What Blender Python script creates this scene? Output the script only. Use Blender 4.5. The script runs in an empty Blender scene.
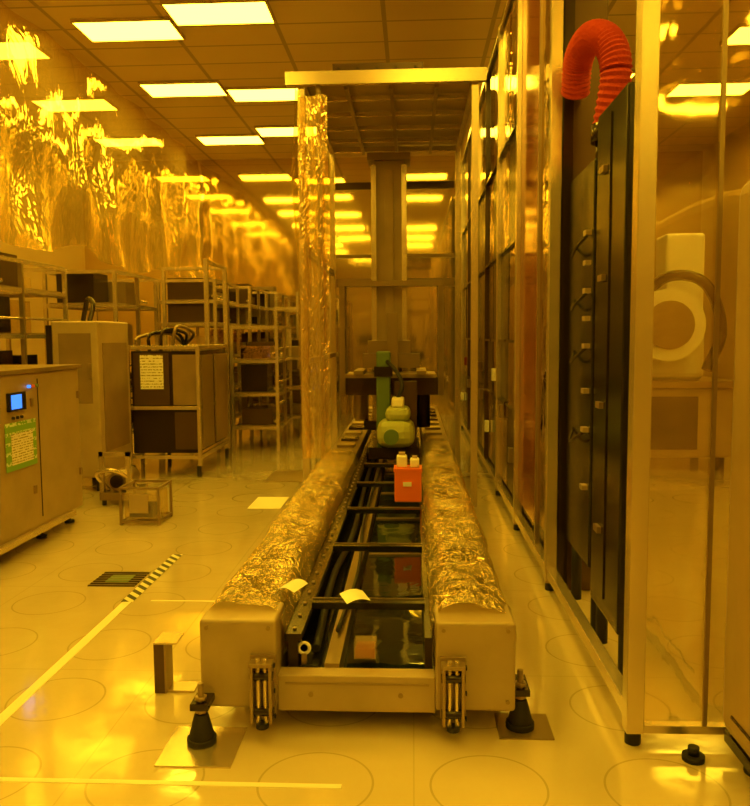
import bpy, bmesh, math, random
from mathutils import Vector, Matrix, noise, Euler
random.seed(7)
S=bpy.context.scene
try: S.view_settings.view_transform='Standard'
except Exception as e: print(e)

# ---------------- materials ----------------
def nm(name):
    m=bpy.data.materials.new(name); m.use_nodes=True
    nt=m.node_tree; return m,nt,nt.nodes['Principled BSDF'],nt.nodes['Material Output']
def mat(name,col,rough=.5,metal=0,bump=0,bscale=8,var=0,vscale=4,emit=None,es=0,stretch=None,bump2=0,b2scale=20):
    m,nt,p,o=nm(name)
    p.inputs['Base Color'].default_value=(*col,1); p.inputs['Roughness'].default_value=rough; p.inputs['Metallic'].default_value=metal
    if emit: p.inputs['Emission Color'].default_value=(*emit,1); p.inputs['Emission Strength'].default_value=es
    if bump or var:
        tc=nt.nodes.new('ShaderNodeTexCoord'); mp=nt.nodes.new('ShaderNodeMapping'); nt.links.new(tc.outputs['Object'],mp.inputs[0])
        if stretch: mp.inputs['Scale'].default_value=stretch
    if bump:
        n=nt.nodes.new('ShaderNodeTexNoise'); n.inputs['Scale'].default_value=bscale; n.inputs['Detail'].default_value=3; n.inputs['Distortion'].default_value=1
        b=nt.nodes.new('ShaderNodeBump'); b.inputs['Strength'].default_value=bump; b.inputs['Distance'].default_value=.05
        nt.links.new(mp.outputs[0],n.inputs[0]); nt.links.new(n.outputs[0],b.inputs['Height']); nt.links.new(b.outputs[0],p.inputs['Normal'])
        if bump2:
            v=nt.nodes.new('ShaderNodeTexVoronoi'); v.feature='DISTANCE_TO_EDGE'; v.inputs['Scale'].default_value=b2scale
            ad=nt.nodes.new('ShaderNodeVectorMath'); ad.operation='ADD'; nt.links.new(mp.outputs[0],ad.inputs[0]); nt.links.new(n.outputs['Color'],ad.inputs[1]); nt.links.new(ad.outputs[0],v.inputs['Vector'])
            b2=nt.nodes.new('ShaderNodeBump'); b2.inputs['Strength'].default_value=bump2; b2.inputs['Distance'].default_value=.03
            nt.links.new(v.outputs['Distance'],b2.inputs['Height']); nt.links.new(b.outputs[0],b2.inputs['Normal']); nt.links.new(b2.outputs[0],p.inputs['Normal'])
    if var:
        n=nt.nodes.new('ShaderNodeTexNoise'); n.inputs['Scale'].default_value=vscale; n.inputs['Detail'].default_value=5
        r=nt.nodes.new('ShaderNodeMapRange'); r.inputs[1].default_value=.3; r.inputs[2].default_value=.7; r.inputs[3].default_value=1-var; r.inputs[4].default_value=1+var*.3
        x=nt.nodes.new('ShaderNodeVectorMath'); x.operation='SCALE'; x.inputs[0].default_value=col
        nt.links.new(mp.outputs[0],n.inputs[0]); nt.links.new(n.outputs[0],r.inputs[0]); nt.links.new(r.outputs[0],x.inputs['Scale']); nt.links.new(x.outputs[0],p.inputs['Base Color'])
    return m
def film(name,trans=.4,col=(.85,.6,.16),rough=.12,bump=.7,scale=5,metal=.6,stretch=(1,1,1),tint=(1,.9,.55),bump2=0,b2scale=20):
    m=mat(name,col,rough,metal,bump=bump,bscale=scale,stretch=stretch,bump2=bump2,b2scale=b2scale)
    nt=m.node_tree; p=nt.nodes['Principled BSDF']; o=nt.nodes['Material Output']
    t=nt.nodes.new('ShaderNodeBsdfTransparent'); t.inputs[0].default_value=(*tint,1)
    x=nt.nodes.new('ShaderNodeMixShader'); x.inputs[0].default_value=trans
    nt.links.new(p.outputs[0],x.inputs[1]); nt.links.new(t.outputs[0],x.inputs[2]); nt.links.new(x.outputs[0],o.inputs[0])
    return m
def math_(nt,op,a,b=None,c=None):
    n=nt.nodes.new('ShaderNodeMath'); n.operation=op
    for i,v in enumerate((a,b,c)):
        if v is None: continue
        if isinstance(v,(int,float)): n.inputs[i].default_value=v
        else: nt.links.new(v,n.inputs[i])
    return n.outputs[0]
def mixc(nt,f,a,b):
    n=nt.nodes.new('ShaderNodeMix'); n.data_type='RGBA'
    if isinstance(f,(int,float)): n.inputs[0].default_value=f
    else: nt.links.new(f,n.inputs[0])
    for i,v in ((6,a),(7,b)):
        if isinstance(v,tuple): n.inputs[i].default_value=(*v,1)
        else: nt.links.new(v,n.inputs[i])
    return n.outputs[2]
def xyz(nt,which='Object'):
    tc=nt.nodes.new('ShaderNodeTexCoord'); s=nt.nodes.new('ShaderNodeSeparateXYZ'); nt.links.new(tc.outputs[which],s.inputs[0]); return s.outputs,tc.outputs[which]
def floor_mat():
    m,nt,p,o=nm('epoxy_floor'); (x,y,z),v=xyz(nt)
    def cell(a,s,off): 
        f=math_(nt,'FRACT',math_(nt,'DIVIDE',math_(nt,'ADD',a,off),s)); return math_(nt,'MULTIPLY',math_(nt,'SUBTRACT',f,.5),s)
    cx=cell(x,.6,100.07*.6); cy=cell(y,.6,60*.6+.12)
    r=math_(nt,'SQRT',math_(nt,'ADD',math_(nt,'MULTIPLY',cx,cx),math_(nt,'MULTIPLY',cy,cy)))
    ring=math_(nt,'LESS_THAN',math_(nt,'ABSOLUTE',math_(nt,'SUBTRACT',r,.2)),.004)
    ex=math_(nt,'GREATER_THAN',math_(nt,'ABSOLUTE',cell(x,1.2,120)),.597)
    ey=math_(nt,'GREATER_THAN',math_(nt,'ABSOLUTE',cell(y,1.2,120.13)),.597)
    n=nt.nodes.new('ShaderNodeTexNoise'); n.inputs['Scale'].default_value=1.1; n.inputs['Detail'].default_value=6; nt.links.new(v,n.inputs[0])
    base=mixc(nt,n.outputs[0],(.58,.47,.28),(.80,.68,.45))
    c=mixc(nt,math_(nt,'MULTIPLY',ring,.4),base,(.25,.2,.12))
    c=mixc(nt,math_(nt,'MULTIPLY',math_(nt,'MAXIMUM',ex,ey),.25),c,(.3,.25,.15))
    nt.links.new(c,p.inputs['Base Color'])
    n2=nt.nodes.new('ShaderNodeTexNoise'); n2.inputs['Scale'].default_value=3; n2.inputs['Detail'].default_value=4; nt.links.new(v,n2.inputs[0])
    mr=nt.nodes.new('ShaderNodeMapRange'); mr.inputs[3].default_value=.05; mr.inputs[4].default_value=.2; nt.links.new(n2.outputs[0],mr.inputs[0]); nt.links.new(mr.outputs[0],p.inputs['Roughness'])
    p.inputs['Coat Weight'].default_value=1; p.inputs['Coat Roughness'].default_value=.08
    b=nt.nodes.new('ShaderNodeBump'); b.inputs['Strength'].default_value=.14; b.inputs['Distance'].default_value=.02; nt.links.new(n2.outputs[0],b.inputs['Height']); nt.links.new(b.outputs[0],p.inputs['Normal']); nt.links.new(b.outputs[0],p.inputs['Coat Normal'])
    return m
def ceil_mat():
    m,nt,p,o=nm('ceiling_tiles'); (x,y,z),v=xyz(nt)
    def edge(a,s,off,w):
        f=math_(nt,'FRACT',math_(nt,'DIVIDE',math_(nt,'ADD',a,off),s)); return math_(nt,'LESS_THAN',math_(nt,'MINIMUM',f,math_(nt,'SUBTRACT',1,f)),w/s)
    e=math_(nt,'MAXIMUM',edge(x,1.2,120.3,.025),edge(y,.6,60.1,.018))
    n=nt.nodes.new('ShaderNodeTexNoise'); n.inputs['Scale'].default_value=1; nt.links.new(v,n.inputs[0])
    base=mixc(nt,n.outputs[0],(.52,.39,.23),(.68,.52,.32))
    nt.links.new(mixc(nt,math_(nt,'MULTIPLY',e,.6),base,(.12,.08,.04)),p.inputs['Base Color']); p.inputs['Roughness'].default_value=.35
    return m
def hazard(name):
    m,nt,p,o=nm(name); (x,y,z),v=xyz(nt)
    f=math_(nt,'GREATER_THAN',math_(nt,'FRACT',math_(nt,'MULTIPLY',math_(nt,'ADD',y,x),11)),.5)
    nt.links.new(mixc(nt,f,(.8,.75,.5),(.03,.03,.03)),p.inputs['Base Color']); return m
def paper_mat(name,back,ink,rows):
    m,nt,p,o=nm(name); (x,y,z),v=xyz(nt,'Generated')
    r=math_(nt,'GREATER_THAN',math_(nt,'FRACT',math_(nt,'MULTIPLY',z,rows)),.6)
    n=nt.nodes.new('ShaderNodeTexNoise'); n.inputs['Scale'].default_value=14; nt.links.new(v,n.inputs[0])
    f=math_(nt,'MULTIPLY',r,math_(nt,'GREATER_THAN',n.outputs[0],.48))
    nt.links.new(mixc(nt,f,back,ink),p.inputs['Base Color']); return m

M={}
M['floor']=floor_mat(); M['ceil']=ceil_mat()
M['wall']=mat('painted_wall',(.55,.42,.25),.3)
M['beige']=mat('beige_powdercoat',(.46,.35,.21),.35,.1,bump=.03,var=.15)
M['beige2']=mat('tan_powdercoat',(.28,.19,.10),.4,.1,var=.2)
M['alu']=mat('anodised_aluminium',(.74,.62,.44),.25,.75)
M['alud']=mat('dull_aluminium',(.34,.25,.14),.35,.6)
M['steelw']=mat('wavy_mirror',(.72,.5,.26),.07,1,bump=.16,bscale=5)
M['back']=mat('glossy_back_curtain',(.75,.58,.26),.06,.9,bump=.02,bscale=2.5,stretch=(1,1,.3))
M['black']=mat('black_panel',(.012,.011,.01),.2,.1)
M['dark']=mat('dark_brown_panel',(.035,.022,.009),.15,.3)
M['brown']=mat('brown_lacquer',(.10,.058,.025),.25,.3)
M['gloss']=mat('dark_gloss_plate',(.012,.016,.014),.05,.2,bump=.05,bscale=3)
M['rubber']=mat('black_rubber',(.015,.013,.012),.6)
M['rail']=mat('oiled_rail',(.04,.03,.02),.2,.9)
M['orange']=mat('orange_plastic',(.9,.19,.03),.35)
M['duct']=mat('red_orange_duct_fabric',(.5,.045,.015),.85,bump=.3,bscale=25)
M['redpanel']=mat('amber_red_panel',(.36,.08,.018),.12,.5)
M['white']=mat('white_plastic',(.9,.88,.8),.4)
M['green']=mat('green_housing',(.13,.22,.08),.4)
M['ygreen']=mat('yellow_green_housing',(.46,.50,.16),.4)
M['screen']=mat('blue_screen',(.02,.05,.3),.2,emit=(.05,.25,1),es=1.5)
M['film']=film('curtain_film',.34,col=(.9,.7,.3),bump=.35,scale=3,rough=.09,metal=.7,stretch=(1,1.2,.5),bump2=.25,b2scale=3.5)
M['filmc']=film('cover_film',.4,col=(1,.86,.55),bump=.6,scale=9,rough=.03,metal=.85,bump2=.8,b2scale=7)
M['filmt']=film('thin_film',.5,col=(1,.8,.45),bump=.4,scale=5,rough=.05,metal=.7,stretch=(1,1,.3),bump2=.5,b2scale=6)
M['acryl']=film('acrylic',.7,col=(.8,.7,.5),bump=.0,rough=.08,metal=.3)
M['glass']=film('clear_door_panel',.74,col=(1,.82,.5),bump=.1,scale=2,rough=.04,metal=1,tint=(1,.97,.85))
M['line']=mat('floor_line_paint',(.95,.9,.7),.4)
M['haz']=hazard('hazard_tape')
M['paper']=paper_mat('printed_paper',(.85,.82,.72),(.3,.25,.2),12)
M['glabel']=paper_mat('green_label',(.2,.45,.08),(.7,.8,.5),5)
M['light']=mat('light_diffuser',(.9,.8,.5),.5,emit=(1,.625,.028),es=18.5)

# ---------------- builder ----------------
class O:
    def __init__(s,name): s.n=name; s.bm=bmesh.new(); s.ms=[]
    def mi(s,m):
        if m not in s.ms: s.ms.append(m)
        return s.ms.index(m)
    def _tag(s,vs,m,smooth=False):
        i=s.mi(m)
        for f in {f for v in vs for f in v.link_faces}: f.material_index=i; f.smooth=smooth
    def box(s,x0,x1,y0,y1,z0,z1,m,rot=None,bev=0):
        c=Vector(((x0+x1)/2,(y0+y1)/2,(z0+z1)/2))
        mt=Matrix.Translation(c)
        if rot: mt=mt@Matrix.Rotation(rot[0],4,rot[1])
        mt=mt@Matrix.Diagonal((abs(x1-x0),abs(y1-y0),abs(z1-z0),1))
        vs=bmesh.ops.create_cube(s.bm,size=1,matrix=mt)['verts']; s._tag(vs,m)
        if bev:
            i=s.mi(m); r=bmesh.ops.bevel(s.bm,geom=list({e for v in vs for e in v.link_edges}),offset=bev,segments=3,affect='EDGES',profile=.5)
            for f in r['faces']: f.material_index=i
        return s
    def cyl(s,p0,p1,r,m,r2=None,seg=16):
        p0=Vector(p0);p1=Vector(p1);d=p1-p0
        mt=Matrix.Translation((p0+p1)/2)@d.to_track_quat('Z','Y').to_matrix().to_4x4()
        vs=bmesh.ops.create_cone(s.bm,cap_ends=True,segments=seg,radius1=r,radius2=r if r2 is None else r2,depth=d.length,matrix=mt)['verts']
        s._tag(vs,m,False)
        for f in {f for v in vs for f in v.link_faces}:
            if len(f.verts)==4: f.smooth=True
        return s
    def sph(s,c,r,m,sc=(1,1,1)):
        vs=bmesh.ops.create_uvsphere(s.bm,u_segments=20,v_segments=12,radius=r,matrix=Matrix.Translation(c)@Matrix.Diagonal((*sc,1)))['verts']; s._tag(vs,m,True); return s
    def tube(s,pts,r,m,seg=12,ridge=0,n=40):
        P=[Vector(p) for p in pts]; P=[P[0]*2-P[1]]+P+[P[-1]*2-P[-2]]
        path=[]; k=len(P)-3
        for i in range(n+1):
            t=i/n*k; j=min(int(t),k-1); u=t-j; a,b,c,d=P[j:j+4]
            path.append(.5*((2*b)+(c-a)*u+(2*a-5*b+4*c-d)*u*u+(3*b-a-3*c+d)*u**3))
        rings=[]
        for i,p in enumerate(path):
            t=(path[min(i+1,n)]-path[max(i-1,0)]).normalized(); q=t.to_track_quat('Z','Y')
            rr=r+(ridge if i%2 else 0)
            rings.append([s.bm.verts.new(p+q@Vector((math.cos(a*2*math.pi/seg)*rr,math.sin(a*2*math.pi/seg)*rr,0))) for a in range(seg)])
        i0=s.mi(m)
        for a,b in zip(rings,rings[1:]):
            for k2 in range(seg):
                f=s.bm.faces.new((a[k2],a[(k2+1)%seg],b[(k2+1)%seg],b[k2])); f.material_index=i0; f.smooth=(ridge==0)
        for e in (rings[0][::-1],rings[-1]): f=s.bm.faces.new(e); f.material_index=i0
        return s
    def sheet(s,fn,nu,nv,m):
        i0=s.mi(m); g=[[s.bm.verts.new(fn(u/nu,v/nv)) for v in range(nv+1)] for u in range(nu+1)]
        for a in range(nu):
            for b in range(nv):
                f=s.bm.faces.new((g[a][b],g[a+1][b],g[a+1][b+1],g[a][b+1])); f.material_index=i0; f.smooth=True
        return s
    def frame(s,x0,x1,y0,y1,z0,z1,t,m,levels=()):
        for x in (x0,x1-t):
            for y in (y0,y1-t): s.box(x,x+t,y,y+t,z0,z1,m)
        for z in list(levels)+[z1-t]:
            for x in (x0,x1-t): s.box(x+.002,x+t-.002,y0+t,y1-t,z,z+t,m)
            for y in (y0,y1-t): s.box(x0+t,x1-t,y+.002,y+t-.002,z,z+t,m)
        return s
    def done(s,bev=0,parent=None):
        me=bpy.data.meshes.new(s.n); s.bm.to_mesh(me); s.bm.free()
        for m in s.ms: me.materials.append(M[m])
        o=bpy.data.objects.new(s.n,me); S.collection.objects.link(o)
        if bev:
            b=o.modifiers.new('b','BEVEL'); b.width=bev; b.segments=2; b.limit_method='ANGLE'
        if parent: o.parent=parent
        return o
def empty(name):
    e=bpy.data.objects.new(name,None); S.collection.objects.link(e); return e
def nz(x,y,z=0): return noise.noise(Vector((x,y,z)))

# ---------------- room shell ----------------
XL,XR,YF,YB,H=-6.5,5.5,-9,15.4,5.0
O('floor').box(XL,XR,YF,YB,-.1,0,'floor').done()
O('ceiling').box(XL,XR,YF,YB,H,H+.1,'ceil').done()
O('wall_left').box(XL-.1,XL,YF,YB,0,H,'wall').done()
O('wall_right').box(XR,XR+.1,YF,YB,0,H,'wall').done()
O('wall_back').box(XL,XR,YB,YB+.1,0,H,'back').done()
O('wall_front').box(XL,XR,YF-.1,YF,0,H,'wall').done()

def lamp(x,y):
    o=O('ceiling_light'); o.box(-.53,.53,-.27,.27,-.03,-.012,'light')
    for a in ((-.55,-.53,-.29,.29),(.53,.55,-.29,.29),(-.53,.53,-.29,-.27),(-.53,.53,.27,.29)): o.box(a[0],a[1],a[2],a[3],-.04,0,'alu')
    ob=o.done(); ob.location=(x,y,H); return ob
for y in (8.9,11.0,13.8,6.5,3.8,1.3,-1.2): lamp(-3.15,y)
for y in (8.5,11.3,13.3,5.8,3.2): lamp(-2.03,y)
for y in (13.6,11,5.6,3.2,.8,-1.8,-4.5): lamp(.2,y)
for y in (9.4,11.6,13.8,7.0,4.5): lamp(-4.95,y)
for y in (11,8,5,2,-.8,-3.6,-6.5): lamp(2.4,y)
for y in (11.5,9.5,7,6,1,-3,-6.5): lamp(4.2,y)
lamp(-2.2,-4.5)

# ---------------- film curtain left ----------------
def cur(u,v):
    y=4.2+u*11.1; z=4.97-v*2.4
    w=(.25+.75*v)
    x=-4.1+.07*math.sin(y*6+2.5*nz(y*.8,z*.3))*w+.12*nz(y*.9,z*1.2,3)+.03*nz(y*5,z*1.5,8)*w
    return Vector((x,y,z+v*(.08*math.sin(y*2.1)+.08*nz(y*1.3,2))))
O('plastic_film_curtain').sheet(cur,220,40,'film').done()

# ---------------- left racks ----------------
def rack(y0,y1,x0,x1,z1,levels,seed):
    random.seed(seed)
    o=O('equipment_rack'); o.frame(x0,x1,y0,y1,0,z1,.04,'alu',levels)
    ym=(y0+y1)/2; o.box(x1-.04,x1,ym,ym+.04,0,z1-.04,'alud')
    for L in levels:
        o.box(x0+.05,x1-.05,y0+.05,y1-.05,L+.045,L+.055,'alud')
        yy=y0+.1
        while yy<y1-.45:
            w=random.uniform(.15,.45); h=random.uniform(.12,.38)
            o.box(x0+.12,x1-random.uniform(.08,.3),yy,yy+w,L+.056,L+.056+h,random.choice(['brown','beige2','dark','alud','acryl','brown','steelw','dark','beige']))
            if random.random()<.4: o.cyl((x1-.07,yy,L+.1),(x1-.07,yy+w,L+.1),.02,'alu',seg=8)
            yy+=w+random.uniform(.02,.1)
    for k in range(3):
        zz=random.uniform(.6,z1-.2); o.cyl((x1-.02,y0+.05,zz),(x1-.02,y1-.05,zz),.012,'alu')
    return o.done()
rack(4.0,6.4,-4.45,-3.72,2.32,(.5,1.0,1.5,1.95),1)
rack(6.5,8.5,-4.5,-3.8,2.32,(.5,1.0,1.55,2.0),2)
rack(8.75,10.2,-4.2,-3.35,2.32,(.4,.9,1.4,1.9),3)
rack(10.3,11.7,-3.4,-2.6,2.32,(.35,.8,1.25,1.7,2.0),4)
rack(11.8,13.2,-3.3,-2.45,2.32,(.35,.8,1.25,1.7,2.0),5)
rack(13.3,14.7,-3.1,-2.3,2.32,(.35,.8,1.25,1.7,2.0),6)
rack(10.4,11.6,-2.45,-1.8,1.7,(.3,.75,1.2),9)
rack(11.8,13.0,-2.1,-1.5,2.0,(.3,.75,1.2),7)
rack(13.1,14.6,-1.95,-1.35,2.3,(.3,.75,1.2,1.7),8)

# ---------------- machine 1 (near left) ----------------
o=O('control_cabinet')
X=-2.82
o.box(-3.6,X,4.2,6.46,.12,1.3,'beige',bev=.02)
o.box(-3.58,X+.02,4.18,6.48,1.3,1.33,'beige2')
for y in (4.93,5.72): o.box(X,X+.004,y,y+.008,.2,1.25,'black')
for y in (5.6,6.4):
    for z in (.4,1.05): o.box(X,X+.015,y,y+.03,z,z+.06,'alud')
o.box(X,X+.02,5.27,5.51,1.04,1.17,'black'); o.box(X+.02,X+.024,5.3,5.44,1.055,1.155,'screen')
for i in range(3): o.cyl((X,5.58+.06*i,1.2),(X+.02,5.58+.06*i,1.2),.012,['screen','orange','green'][i])
for i in range(3): o.cyl((X,5.34+.06*i,.99),(X+.015,5.34+.06*i,.99),.011,'black')
for y in (4.3,5.1,5.85,6.35):
    o.cyl((X-.08,y,.0),(X-.08,y,.02),.04,'rubber'); o.cyl((X-.08,y,.02),(X-.08,y,.12),.015,'alud')
    o.cyl((-3.5,y,.0),(-3.5,y,.12),.02,'alud')
o.box(X+.01,X+.05,4.2,6.2,.1,.14,'alu')
o.done()
O('green_notice_label').box(X+.005,X+.009,5.22,5.66,.62,.96,'glabel').done()
O('paper_notice').box(X+.011,X+.013,5.29,5.6,.66,.88,'paper').done()
# ---------------- machine 2 ----------------
o=O('equipment_cabinet')
dx=-.31
o.box(-3.27+dx,-2.8+dx,7.6,8.45,.15,1.72,'beige',bev=.02)
o.box(-3.35+dx,-3.28+dx,7.65,8.4,.3,1.68,'dark')
o.box(-3.2+dx,-2.87+dx,7.596,7.6,.9,1.6,'beige2'); o.box(-2.9+dx,-2.87+dx,7.58,7.6,1.15,1.3,'alud')
o.box(-2.8+dx,-2.79+dx,7.7,8.35,.4,1.5,'beige2')
for x in (-3.2+dx,-2.88+dx):
    for y in (7.7,8.35): o.cyl((x,y,0),(x,y,.15),.025,'rubber')
o.tube([(-3.0+dx,7.9,1.72),(-3.0+dx,8.0,1.9),(-3.1+dx,8.1,1.95),(-3.2+dx,8.2,1.72)],.025,'dark')
o.done(.004)
# ---------------- machine 3 ----------------
o=O('process_tool_frame')
dx=-.2
def b3(x0,x1,*a,**k): o.box(x0+dx,x1+dx,*a,**k)
o.frame(-2.98+dx,-2.15+dx,8.5,9.9,.12,1.46,.04,'alu',(.2,.75))
b3(-2.93,-2.2,8.55,9.85,.26,1.4,'dark')
b3(-2.9,-2.5,8.53,8.549,.8,1.38,'brown'); b3(-2.45,-2.2,8.53,8.549,.3,.72,'brown'); b3(-2.46,-2.2,8.53,8.549,.8,1.36,'beige2')
b3(-2.17,-2.15,8.6,9.1,.3,1.35,'alud'); b3(-2.17,-2.15,9.2,9.8,.3,1.35,'beige2')
for x in (-2.94+dx,-2.19+dx):
    for y in (8.54,9.84): o.cyl((x,y,0),(x,y,.12),.025,'rubber')
b3(-2.2,-2.15,8.95,9.0,1.46,2.45,'alu'); b3(-2.98,-2.15,9.86,9.9,2.4,2.44,'alu'); b3(-2.19,-2.16,9.0,9.9,2.4,2.44,'alu'); b3(-2.2,-2.15,9.85,9.9,1.46,2.44,'alu'); b3(-2.98,-2.94,9.85,9.9,1.46,2.4,'alu')
for i in range(4): o.tube([(-2.9+i*.13+dx,8.7,1.4),(-2.9+i*.15+dx,8.7,1.55+.04*i),(-2.7+i*.1+dx,9.2,1.6),(-2.6+dx,9.5,1.45)],.02,random.choice(['dark','alud','brown']),8,n=20)
o.done(.003)
O('notice_sheet').box(-2.82+dx,-2.56+dx,8.515,8.52,.98,1.36,'paper').done()
o=O('acrylic_crate')
dx=-.07
o.frame(-2.36+dx,-2.02+dx,6.25,6.6,0.0,.32,.02,'alud',(.02,)); b3(-2.33,-2.05,6.29,6.56,.045,.26,'acryl'); b3(-2.3,-2.1,6.32,6.5,.05,.15,'dark'); b3(-2.28,-2.12,6.262,6.266,.1,.26,'beige')
o.done()
o=O('pump_unit')
dx=-.15
b3(-2.75,-2.45,7.0,7.45,.05,.12,'alud')
o.cyl((-2.6+dx,7.05,.22),(-2.6+dx,7.4,.22),.09,'alud'); o.cyl((-2.6+dx,7.02,.22),(-2.6+dx,7.05,.22),.06,'dark')
o.tube([(-2.7+dx,7.1,.13),(-2.75+dx,6.95,.3),(-2.6+dx,6.9,.35),(-2.5+dx,7.0,.28),(-2.45+dx,7.2,.12)],.02,'alu',8)
for x in (-2.72,-2.48):
    for y in (7.03,7.42): o.cyl((x+dx,y,0),(x+dx,y,.05),.02,'rubber')
b3(-2.5,-2.46,7.0,7.04,.12,.5,'alu'); b3(-2.75,-2.46,7.0,7.03,.46,.5,'alu'); b3(-2.75,-2.71,7.0,7.04,.12,.5,'alu')
o.done()

# ---------------- floor markings ----------------
O('floor_line_marking').box(-1.71,-1.66,2.2,4.4,0,.002,'line').box(-1.55,-1.0,4.42,4.435,0,.002,'line').box(-2.4,-.25,2.55,2.575,0,.002,'line').done()
O('hazard_tape_marking').box(-1.72,-1.65,4.4,5.4,0,.003,'haz').done()
o=O('floor_drain_grille'); o.box(-2.04,-1.74,4.68,4.98,0,.004,'black'); o.box(-1.96,-1.81,4.76,4.9,.004,.006,'green')
for i in range(7): o.box(-2.04,-1.74,4.69+i*.045,4.698+i*.045,.004,.008,'alud')
o.done()
O('floor_access_panel').box(-1.6,-1.1,8.2,8.9,0,.004,'alud').box(-1.5,-1.2,6.9,7.4,0,.004,'line').done()
o=O('angle_bracket'); o.box(-1.13,-1.085,3.24,3.25,0,.22,'brown'); o.box(-1.085,-1.078,3.24,3.34,.0,.22,'alud'); o.box(-1.13,-1.03,3.24,3.36,.22,.228,'alu'); o.box(-1.13,-.96,3.25,3.34,0,.01,'alu'); o.done()
O('steel_floor_plate').box(-.94,-.66,2.66,2.95,0,.006,'alu').done()
O('steel_floor_plate').box(.33,.54,2.9,3.1,0,.006,'alud').done()

# ---------------- crane track ----------------
T=empty('crane_travel_track')
for side,(xa,xb) in (('left',(-.83,-.53)),('right',(.085,.39))):
    o=O('end_block_'+side); o.box(xa,xb,2.9,3.12,.11,.46,'beige',bev=.012)
    for x in (xa+.03,xb-.03):
        for z in (.15,.43): o.cyl((x,2.894,z),(x,2.9,z),.008,'alud')
    o.done(parent=T)
    o=O('side_beam_'+side); o.box(xa+.02,xb-.01,3.12,12.5,.14,.43,'beige2'); 
    o.box(xa+.02,xb-.01,3.12,12.5,.12,.14,'alu')
    for i in range(9): 
        y=3.5+i; o.cyl((xa+.08,y,0),(xa+.08,y,.12),.03,'rubber')
    for i in range(18): o.box(xa+.06,xb-.06,3.3+i*.5,3.5+i*.5,.43,.455,random.choice(['alud','beige','brown','dark']))
    o.done(parent=T)
    def cov(u,v,xa=xa,xb=xb,side=side):
        y=3.0+u*(4.2 if side=='left' else 5)
        cx=(xa+xb)/2; w=(xb-xa)/2+.015
        tt=2*v-1
        e=abs(tt)**6
        x=cx+w*max(-1,min(1,tt*1.12)); z=.47+.02*(1-e)*(1+1.2*nz(y*2.3,side=='left',tt))-e*.19
        z+=.025*nz(y*3,x*7,2)+.02*abs(nz(y*6,x*10,5))*(1-e); x+=.02*nz(y*5,z*8,7)*(.4+e)
        return Vector((x,y,z))
    O('film_cover_'+side).sheet(cov,220,36,'filmc').done(parent=T)
o=O('front_crossbeam'); o.box(-.53,.085,2.92,3.0,.09,.235,'beige',bev=.006)
for x in (-.4,-.05): o.cyl((x,2.915,.16),(x,2.92,.16),.01,'alud')
o.box(-.5,.06,2.915,2.92,.2,.206,'alud')
o.done(parent=T)
o=O('track_bed')
o.box(-.53,.085,3.0,12.5,.14,.16,'black')
o.box(-.27,.06,3.05,12.4,.2,.215,'gloss')
o.box(-.355,-.295,3.0,12.4,.16,.25,'alud')
o.box(-.50,-.46,3.0,12.4,.16,.34,'rail'); o.box(-.515,-.445,3.0,12.4,.34,.37,'rail')
o.box(-.42,-.38,3.0,12.4,.16,.24,'black')
o.box(.045,.075,3.0,12.4,.16,.36,'rail')
for i in range(10):
    y=3.34+i*.93
    o.box(-.45,.05,y,y+.05,.35,.38,'black'); o.box(-.45,.05,y+.05,y+.056,.36,.385,'alud')
    o.box(-.27,.06,y+.4,y+.42,.215,.225,'alud')
for i in range(60): o.cyl((-.48,3.05+i*.15,.37),(-.48,3.05+i*.15,.378),.008,'alud',seg=8)
o.tube([(-.40,3.1,.27),(-.42,4,.29),(-.39,5,.27),(-.41,7,.28),(-.4,10,.27)],.018,'rubber',8)
o.tube([(-.33,3.3,.27),(-.3,4.2,.27),(-.34,5.5,.28),(-.3,8,.27)],.01,'rubber',8)
o.done(parent=T)
for nme,cx in (('guide_roller_bracket_left',-.58),('guide_roller_bracket_right',.15)):
    o=O(nme)
    o.box(cx-.05,cx+.05,2.885,2.9,.09,.33,'alud')
    for dx in (-.042,.03): o.box(cx+dx,cx+dx+.012,2.83,2.885,.08,.3,'alud')
    for dx in (-.014,.014): o.cyl((cx+dx,2.855,.07),(cx+dx,2.855,.33),.009,'alu')
    for z in (.12,.26): o.cyl((cx-.045,2.855,z),(cx+.045,2.855,z),.018,'dark')
    o.box(cx-.045,cx+.045,2.83,2.885,.3,.315,'alud')
    for z in (.1,.2,.3): o.cyl((cx+.046,2.86,z),(cx+.052,2.86,z),.01,'black')
    o.cyl((cx,2.855,.055),(cx,2.855,.075),.025,'rubber')
    o.done(.002,parent=T)
def foot(nme,cx,cy,bx):
    o=O(nme)
    o.cyl((cx,cy,.006),(cx,cy,.03),.056,'rubber'); o.cyl((cx,cy,.03),(cx,cy,.12),.05,'rubber',r2=.026); o.cyl((cx,cy,.12),(cx,cy,.24),.012,'alud'); o.cyl((cx,cy,.125),(cx,cy,.14),.024,'alud',seg=6); o.cyl((cx,cy,.175),(cx,cy,.19),.024,'alud',seg=6)
    o.box(cx-.035,cx+.035,cy-.03,cy+.12,.142,.168,'dark')
    o.done(.002,parent=T)
foot('levelling_foot_left',-.81,2.83,-.80); foot('levelling_foot_right',.42,2.99,.37)
o=O('eye_bolt'); 
pts=[(-.44+.022*math.cos(a),3.03,.30+.022*math.sin(a)) for a in [i*math.pi/6 for i in range(13)]]
o.tube(pts,.007,'white',8); o.box(-.45,-.43,3.02,3.04,.235,.28,'alud'); o.done(parent=T)
O('plastic_parts_case').box(-.24,-.15,3.03,3.12,.255,.32,'acryl').box(-.235,-.155,3.035,3.115,.256,.3,'redpanel').done(.004)
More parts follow.
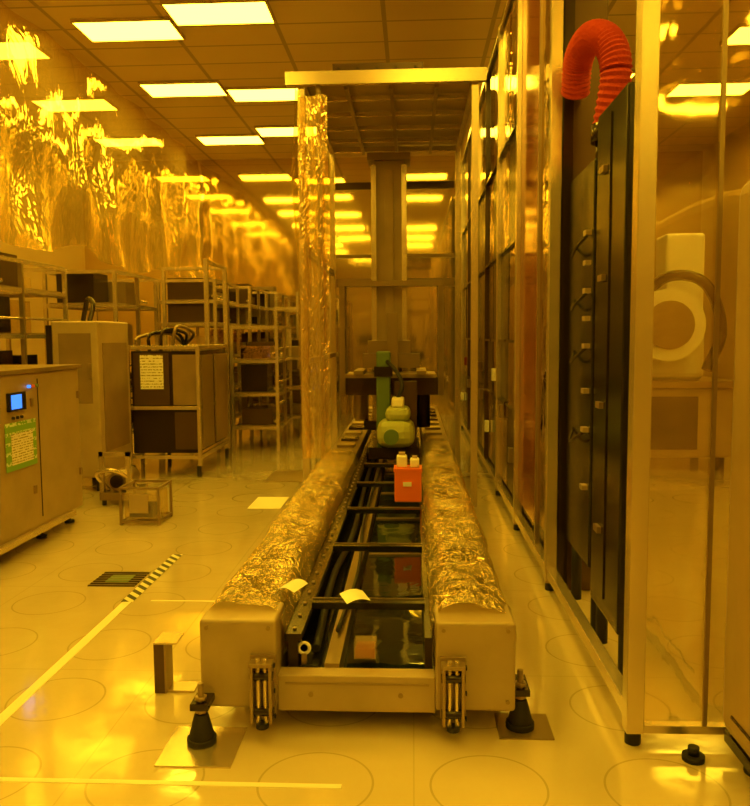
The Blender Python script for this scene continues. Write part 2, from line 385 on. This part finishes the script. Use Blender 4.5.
def sheetp(name,cx,cy,z,w,d,r):
    def fn(u,v):
        a=(u-.5)*w; b=(v-.5)*d
        return Vector((cx+a*math.cos(r)-b*math.sin(r),cy+a*math.sin(r)+b*math.cos(r),z+.015*math.sin(u*3)+.012*v))
    O(name).sheet(fn,8,6,'white').done()
sheetp('cleanroom_wipe',-.26,3.38,.385,.11,.11,.4)
sheetp('cleanroom_wipe',-.51,3.2,.49,.09,.1,-.5)

o=O('orange_tool_box'); o.box(-.13,.06,5.4,5.56,.385,.62,'orange',bev=.01); o.box(-.135,.065,5.395,5.565,.6,.625,'orange'); o.box(-.07,-.01,5.392,5.40,.5,.53,'white'); o.done()
o=O('white_supply_pack'); o.box(-.115,-.04,5.44,5.52,.626,.71,'white',bev=.012); o.box(-.10,-.055,5.46,5.5,.71,.73,'beige'); o.box(-.02,.045,5.43,5.51,.626,.69,'white',bev=.012); o.box(-.005,.03,5.45,5.49,.69,.705,'beige'); o.done()

# crane travel drive
o=O('crane_travel_drive')
o.box(-.42,.06,7.3,8.0,.39,.5,'dark'); 
o.box(-.34,.02,7.2,7.65,.5,.76,'ygreen',bev=.1); o.cyl((-.2,7.12,.62),(-.2,7.2,.62),.07,'green',seg=24)
o.box(-.26,-.02,7.25,7.6,.75,.88,'ygreen',bev=.06)
o.box(-.2,-.08,7.3,7.5,.88,.97,'line',bev=.02)
o.box(-.36,-.22,7.7,7.85,.5,1.4,'green',bev=.02); o.box(-.38,-.2,7.68,7.87,1.15,1.25,'dark')
o.box(-.18,.04,7.7,7.85,.5,1.1,'brown')
o.tube([(-.14,7.4,.96),(-.1,7.4,1.08),(-.15,7.5,1.2),(-.25,7.68,1.3)],.02,'rubber',8)
for x in (-.44,.02): 
    o.cyl((x,7.4,.43),(x+.03,7.4,.43),.06,'rail')
o.done()

# ---------------- gantry ----------------
G=empty('crane_gantry_enclosure')
gx0,gx1,gy0,gy1,gz=-1.0,.58,7.0,9.65,3.82
o=O('gantry_frame')
o.frame(gx0,gx1,gy0,gy1,0,gz,.06,'alu',())
o.box(gx0-.1,gx1+.06,gy0-.06,gy0-.003,gz-.09,gz+.02,'alu')
o.box(gx0+.16,gx0+.2,gy0+.01,gy0+.05,0,gz-.08,'alud')
for z in (1.3,2.3): o.box(gx0+.01,gx0+.05,gy0+.07,gy1-.07,z,z+.05,'alud')
o.box(gx0+.07,gx1-.07,gy1-.06,gy1-.01,gz-.5,gz-.42,'brown')
o.box(gx0+.07,gx1-.07,gy1-.06,gy1-.01,2.15,2.25,'alud'); o.box(gx0+.07,gx1-.07,gy1-.06,gy1-.01,2.5,2.54,'alud')
o.done(parent=G)
o=O('roof_grille')
for i in range(1,5): o.box(gx0+.07,gx1-.07,gy0+i*.53,gy0+i*.53+.04,gz-.06,gz-.02,'alu')
for i in range(1,4): 
    x=gx0+i*.4; o.box(x,x+.035,gy0+.07,gy1-.07,gz-.1,gz-.062,'alud')
o.box(gx0+.03,gx1-.03,gy0+.03,gy1-.03,gz+.005,gz+.012,'beige')
for i in range(5): o.box(-.66+i*.17,-.64+i*.17,gy0+.1,gy0+.9,gz+.02,gz+.1,'dark')
o.box(-.7,.1,gy0+.1,gy0+.13,gz+.05,gz+.13,'brown'); o.box(-.7,.1,gy0+.8,gy0+.83,gz+.02,gz+.12,'dark')
o.done(parent=G)
def gf(u,v):
    y=gy0+.02+u*2.6; z=.55+v*3.2
    return Vector((gx0-.03+.05*nz(y*3,z*1.2)+.03*math.sin(y*9+z),y,z))
o=O('side_film'); o.sheet(gf,40,60,'filmt')
def gf2(u,v):
    x=gx0+.0+u*.26; z=.45+v*3.2
    return Vector((x,gy0-.03+.03*nz(x*8,z*1.5)+.015*math.sin(x*40),z))
o.sheet(gf2,16,60,'filmt'); o.done(parent=G)
o=O('crane_mast')
o.box(-.43,-.09,8.9,9.2,.5,3.5,'beige',bev=.01); o.box(-.46,-.40,8.86,8.9,.5,3.45,'alu'); o.box(-.12,-.06,8.86,8.9,.5,3.45,'alu')
o.box(-.31,-.21,8.87,8.9,.5,3.4,'beige')
o.box(-.5,-.02,8.84,9.25,3.5,3.58,'alud')
o.box(-.8,.34,8.6,8.85,.9,1.1,'brown'); 
for x in (-.8,.28): o.box(x,x+.06,8.55,8.85,.9,2.1,'beige2')
o.box(-.8,.34,8.7,8.8,2.1,2.16,'alud'); 
o.box(-.7,.24,8.0,8.6,1.12,1.16,'alud'); o.box(-.6,-.5,7.9,8.6,1.16,1.2,'alud'); o.box(.04,.14,7.9,8.6,1.16,1.2,'alud')
o.box(-.55,.08,8.6,8.7,1.2,1.36,'beige2'); o.box(-.28,-.16,8.57,8.6,1.16,1.8,'alud')
o.box(-.5,-.02,8.7,8.86,1.36,1.5,'alud')
o.box(-.55,.05,8.7,9.3,.5,.6,'dark'); o.cyl((-.6,9.0,.6),(-.6,9.0,1.0),.09,'alud'); o.cyl((.12,9,.5),(.12,9,1.1),.08,'dark')
o.done(.003)

# ---------------- right stocker wall ----------------
W=empty('stocker_side_enclosure')
o=O('post_frame')
posts=[2.86,4.66,6.14,7.5,10.2,13.0]
for y in posts: o.box(.80,.865,y,y+.07,.05,4.4,'alu'); 
o.box(.805,.86,2.93,14.4,.09,.15,'alu'); o.box(.805,.86,2.93,14.4,4.34,4.4,'alu')
for y in posts:
    o.cyl((.833,y+.035,0),(.833,y+.035,.05),.03,'rubber')
for y in (8.85,11.6,14.3): o.box(.81,.855,y,y+.03,.15,4.34,'brown')
o.box(.87,.93,4.66,14.4,.05,4.4,'dark')
o.box(.93,1.12,4.68,4.74,.0,4.4,'brown')
o.box(.865,.93,2.9,4.66,3.9,3.93,'dark')
o.done(.003,parent=W)
o=O('end_clear_door'); o.box(.865,1.8,2.885,2.895,.08,4.4,'glass'); o.box(.865,1.8,2.87,2.91,.05,.08,'alu'); o.box(1.8,1.86,2.86,2.93,.05,4.4,'alu'); o.box(1.085,1.1,2.87,2.884,.08,4.4,'alud')
o.box(.865,1.8,2.87,2.91,4.4,4.45,'alu'); o.done(parent=W)
o=O('side_panels')
o.box(.835,.845,4.74,5.2,.3,4.3,'steelw'); o.box(.835,.845,5.24,6.12,.25,4.3,'redpanel'); 
o.box(.82,.85,5.2,5.24,.15,4.34,'alud')
ys=[6.22,6.9,7.5,8.2,8.85,9.5,10.2,10.9,11.6,12.3,13.0,14.4]
for a,b in zip(ys,ys[1:]):
    zc=[.2,.95,1.5,2.3,3.2,4.3]
    for z0,z1 in zip(zc,zc[1:]):
        o.box(.835+random.uniform(0,.01),.85,a+.01,b-.01,z0+.01,z1-.01,random.choice(['dark','steelw','gloss','steelw','brown']))
    for z in zc[1:-1]: o.box(.81,.84,a+.05,b-.03,z-.012,z+.012,random.choice(['brown','dark','dark']))
for i in range(10): o.box(.79,.83,6.4+i*.7,6.5+i*.7,.5+.3*(i%3),.62+.3*(i%3),random.choice(['white','alud','redpanel']))
o.done(parent=W)
o=O('black_control_cabinet'); o.box(.90,1.0,3.4,3.93,.22,2.6,'black',bev=.01); 
o.box(.894,.90,3.65,3.66,.3,2.55,'dark')
for z in (.6,1.2,1.8,2.3): o.box(.88,.90,3.72,3.8,z,z+.03,'alud')
for y in (3.45,3.88): o.cyl((.95,y,0),(.95,y,.22),.03,'rubber')
o.done()
o=O('black_control_cabinet'); o.box(.90,1.03,3.98,4.6,.35,2.42,'black',bev=.01)
for i,z in enumerate((.75,1.05,1.25,1.48,1.62,1.76,1.9,2.05)):
    o.box(.87,.90,4.02,4.08,z,z+.025,'beige'); 
    if i%2: o.tube([(.885,4.06,z),(.85,4.15,z-.05),(.86,4.3,z-.08),(.90,4.4,z-.02)],.008,'dark',6,n=12)
for y in (4.04,4.54): o.cyl((.96,y,0),(.96,y,.35),.03,'rubber')
o.done()
o=O('flexible_exhaust_duct'); o.tube([(.92,4.58,2.9),(.91,4.45,3.05),(.94,4.28,3.1),(.99,4.13,3.02),(1.02,4.08,2.86),(1.0,4.15,2.6)],.072,'duct',20,ridge=.009,n=80); o.cyl((1.0,4.15,2.53),(1.0,4.15,2.62),.085,'dark')
o.cyl((1.0,4.15,2.43),(1.0,4.15,2.53),.06,'dark')
o.done()
o=O('tall_equipment_cabinet'); o.box(1.12,1.9,1.7,2.83,.1,2.08,'beige',bev=.06); o.box(1.14,1.88,1.72,2.81,.06,.1,'black')
o.box(1.115,1.12,1.75,2.7,.2,.21,'dark')
for x in (1.22,1.8):
    for y in (1.85,2.7): o.cyl((x,y,0),(x,y,.02),.05,'rubber'); o.cyl((x,y,.02),(x,y,.08),.025,'rubber')
o.done()
o=O('levelling_pad'); o.cyl((1.02,2.78,0),(1.02,2.78,.02),.04,'rubber'); o.cyl((1.02,2.78,.02),(1.02,2.78,.05),.02,'rubber'); o.done()
o=O('wafer_transfer_machine')
def w(x0,x1,*a,**k): o.box(x0-.1,x1-.1,*a,**k)
w(2.5,3.7,8.9,9.9,.15,.95,'beige',bev=.04); w(2.6,3.3,8.88,8.9,.25,.85,'dark'); w(2.45,3.75,8.85,9.95,.95,1.02,'alud')
w(2.65,3.45,9.1,9.8,1.02,1.6,'white',bev=.08); o.cyl((2.85,8.85,1.65),(2.85,9.1,1.65),.4,'white',seg=32); o.cyl((2.85,8.82,1.65),(2.85,8.85,1.65),.27,'alud',seg=24)
o.tube([(2.65,9.2,2.0),(2.9,9.0,2.2),(3.25,8.9,2.1),(3.42,8.85,1.6),(3.25,8.8,1.15)],.06,'dark')
w(3.0,3.45,9.2,9.6,1.6,2.7,'white',bev=.04)
for x in (2.55,3.5):
    for y in (9.0,9.8): o.cyl((x,y,0),(x,y,.15),.05,'rubber')
o.done()
o=O('storage_rack_row')
for i in range(5): o.frame(-4.5+i*1.7,-3.0+i*1.7,-8.6,-7.8,0,2.6,.05,'alu',(.5,1.1,1.7)); o.box(-4.4+i*1.7,-3.1+i*1.7,-8.5,-7.9,.56,.95,'beige2'); o.box(-4.3+i*1.7,-3.3+i*1.7,-8.5,-7.9,1.16,1.6,'dark')
o.done()

# ---------------- world & camera ----------------
wd=bpy.data.worlds.new('world'); S.world=wd; wd.use_nodes=True
wd.node_tree.nodes['Background'].inputs[0].default_value=(1,.55,.05,1); wd.node_tree.nodes['Background'].inputs[1].default_value=.2
c=bpy.data.cameras.new('camera'); c.lens=780/750*36; c.sensor_width=36; c.sensor_fit='HORIZONTAL'
co=bpy.data.objects.new('camera',c); S.collection.objects.link(co)
R=Euler((math.radians(85.1),0,math.radians(2.78))).to_matrix().to_4x4()@Matrix.Rotation(math.radians(-.4),4,'Z')
co.matrix_world=Matrix.Translation((0,0,1.55))@R
S.camera=co
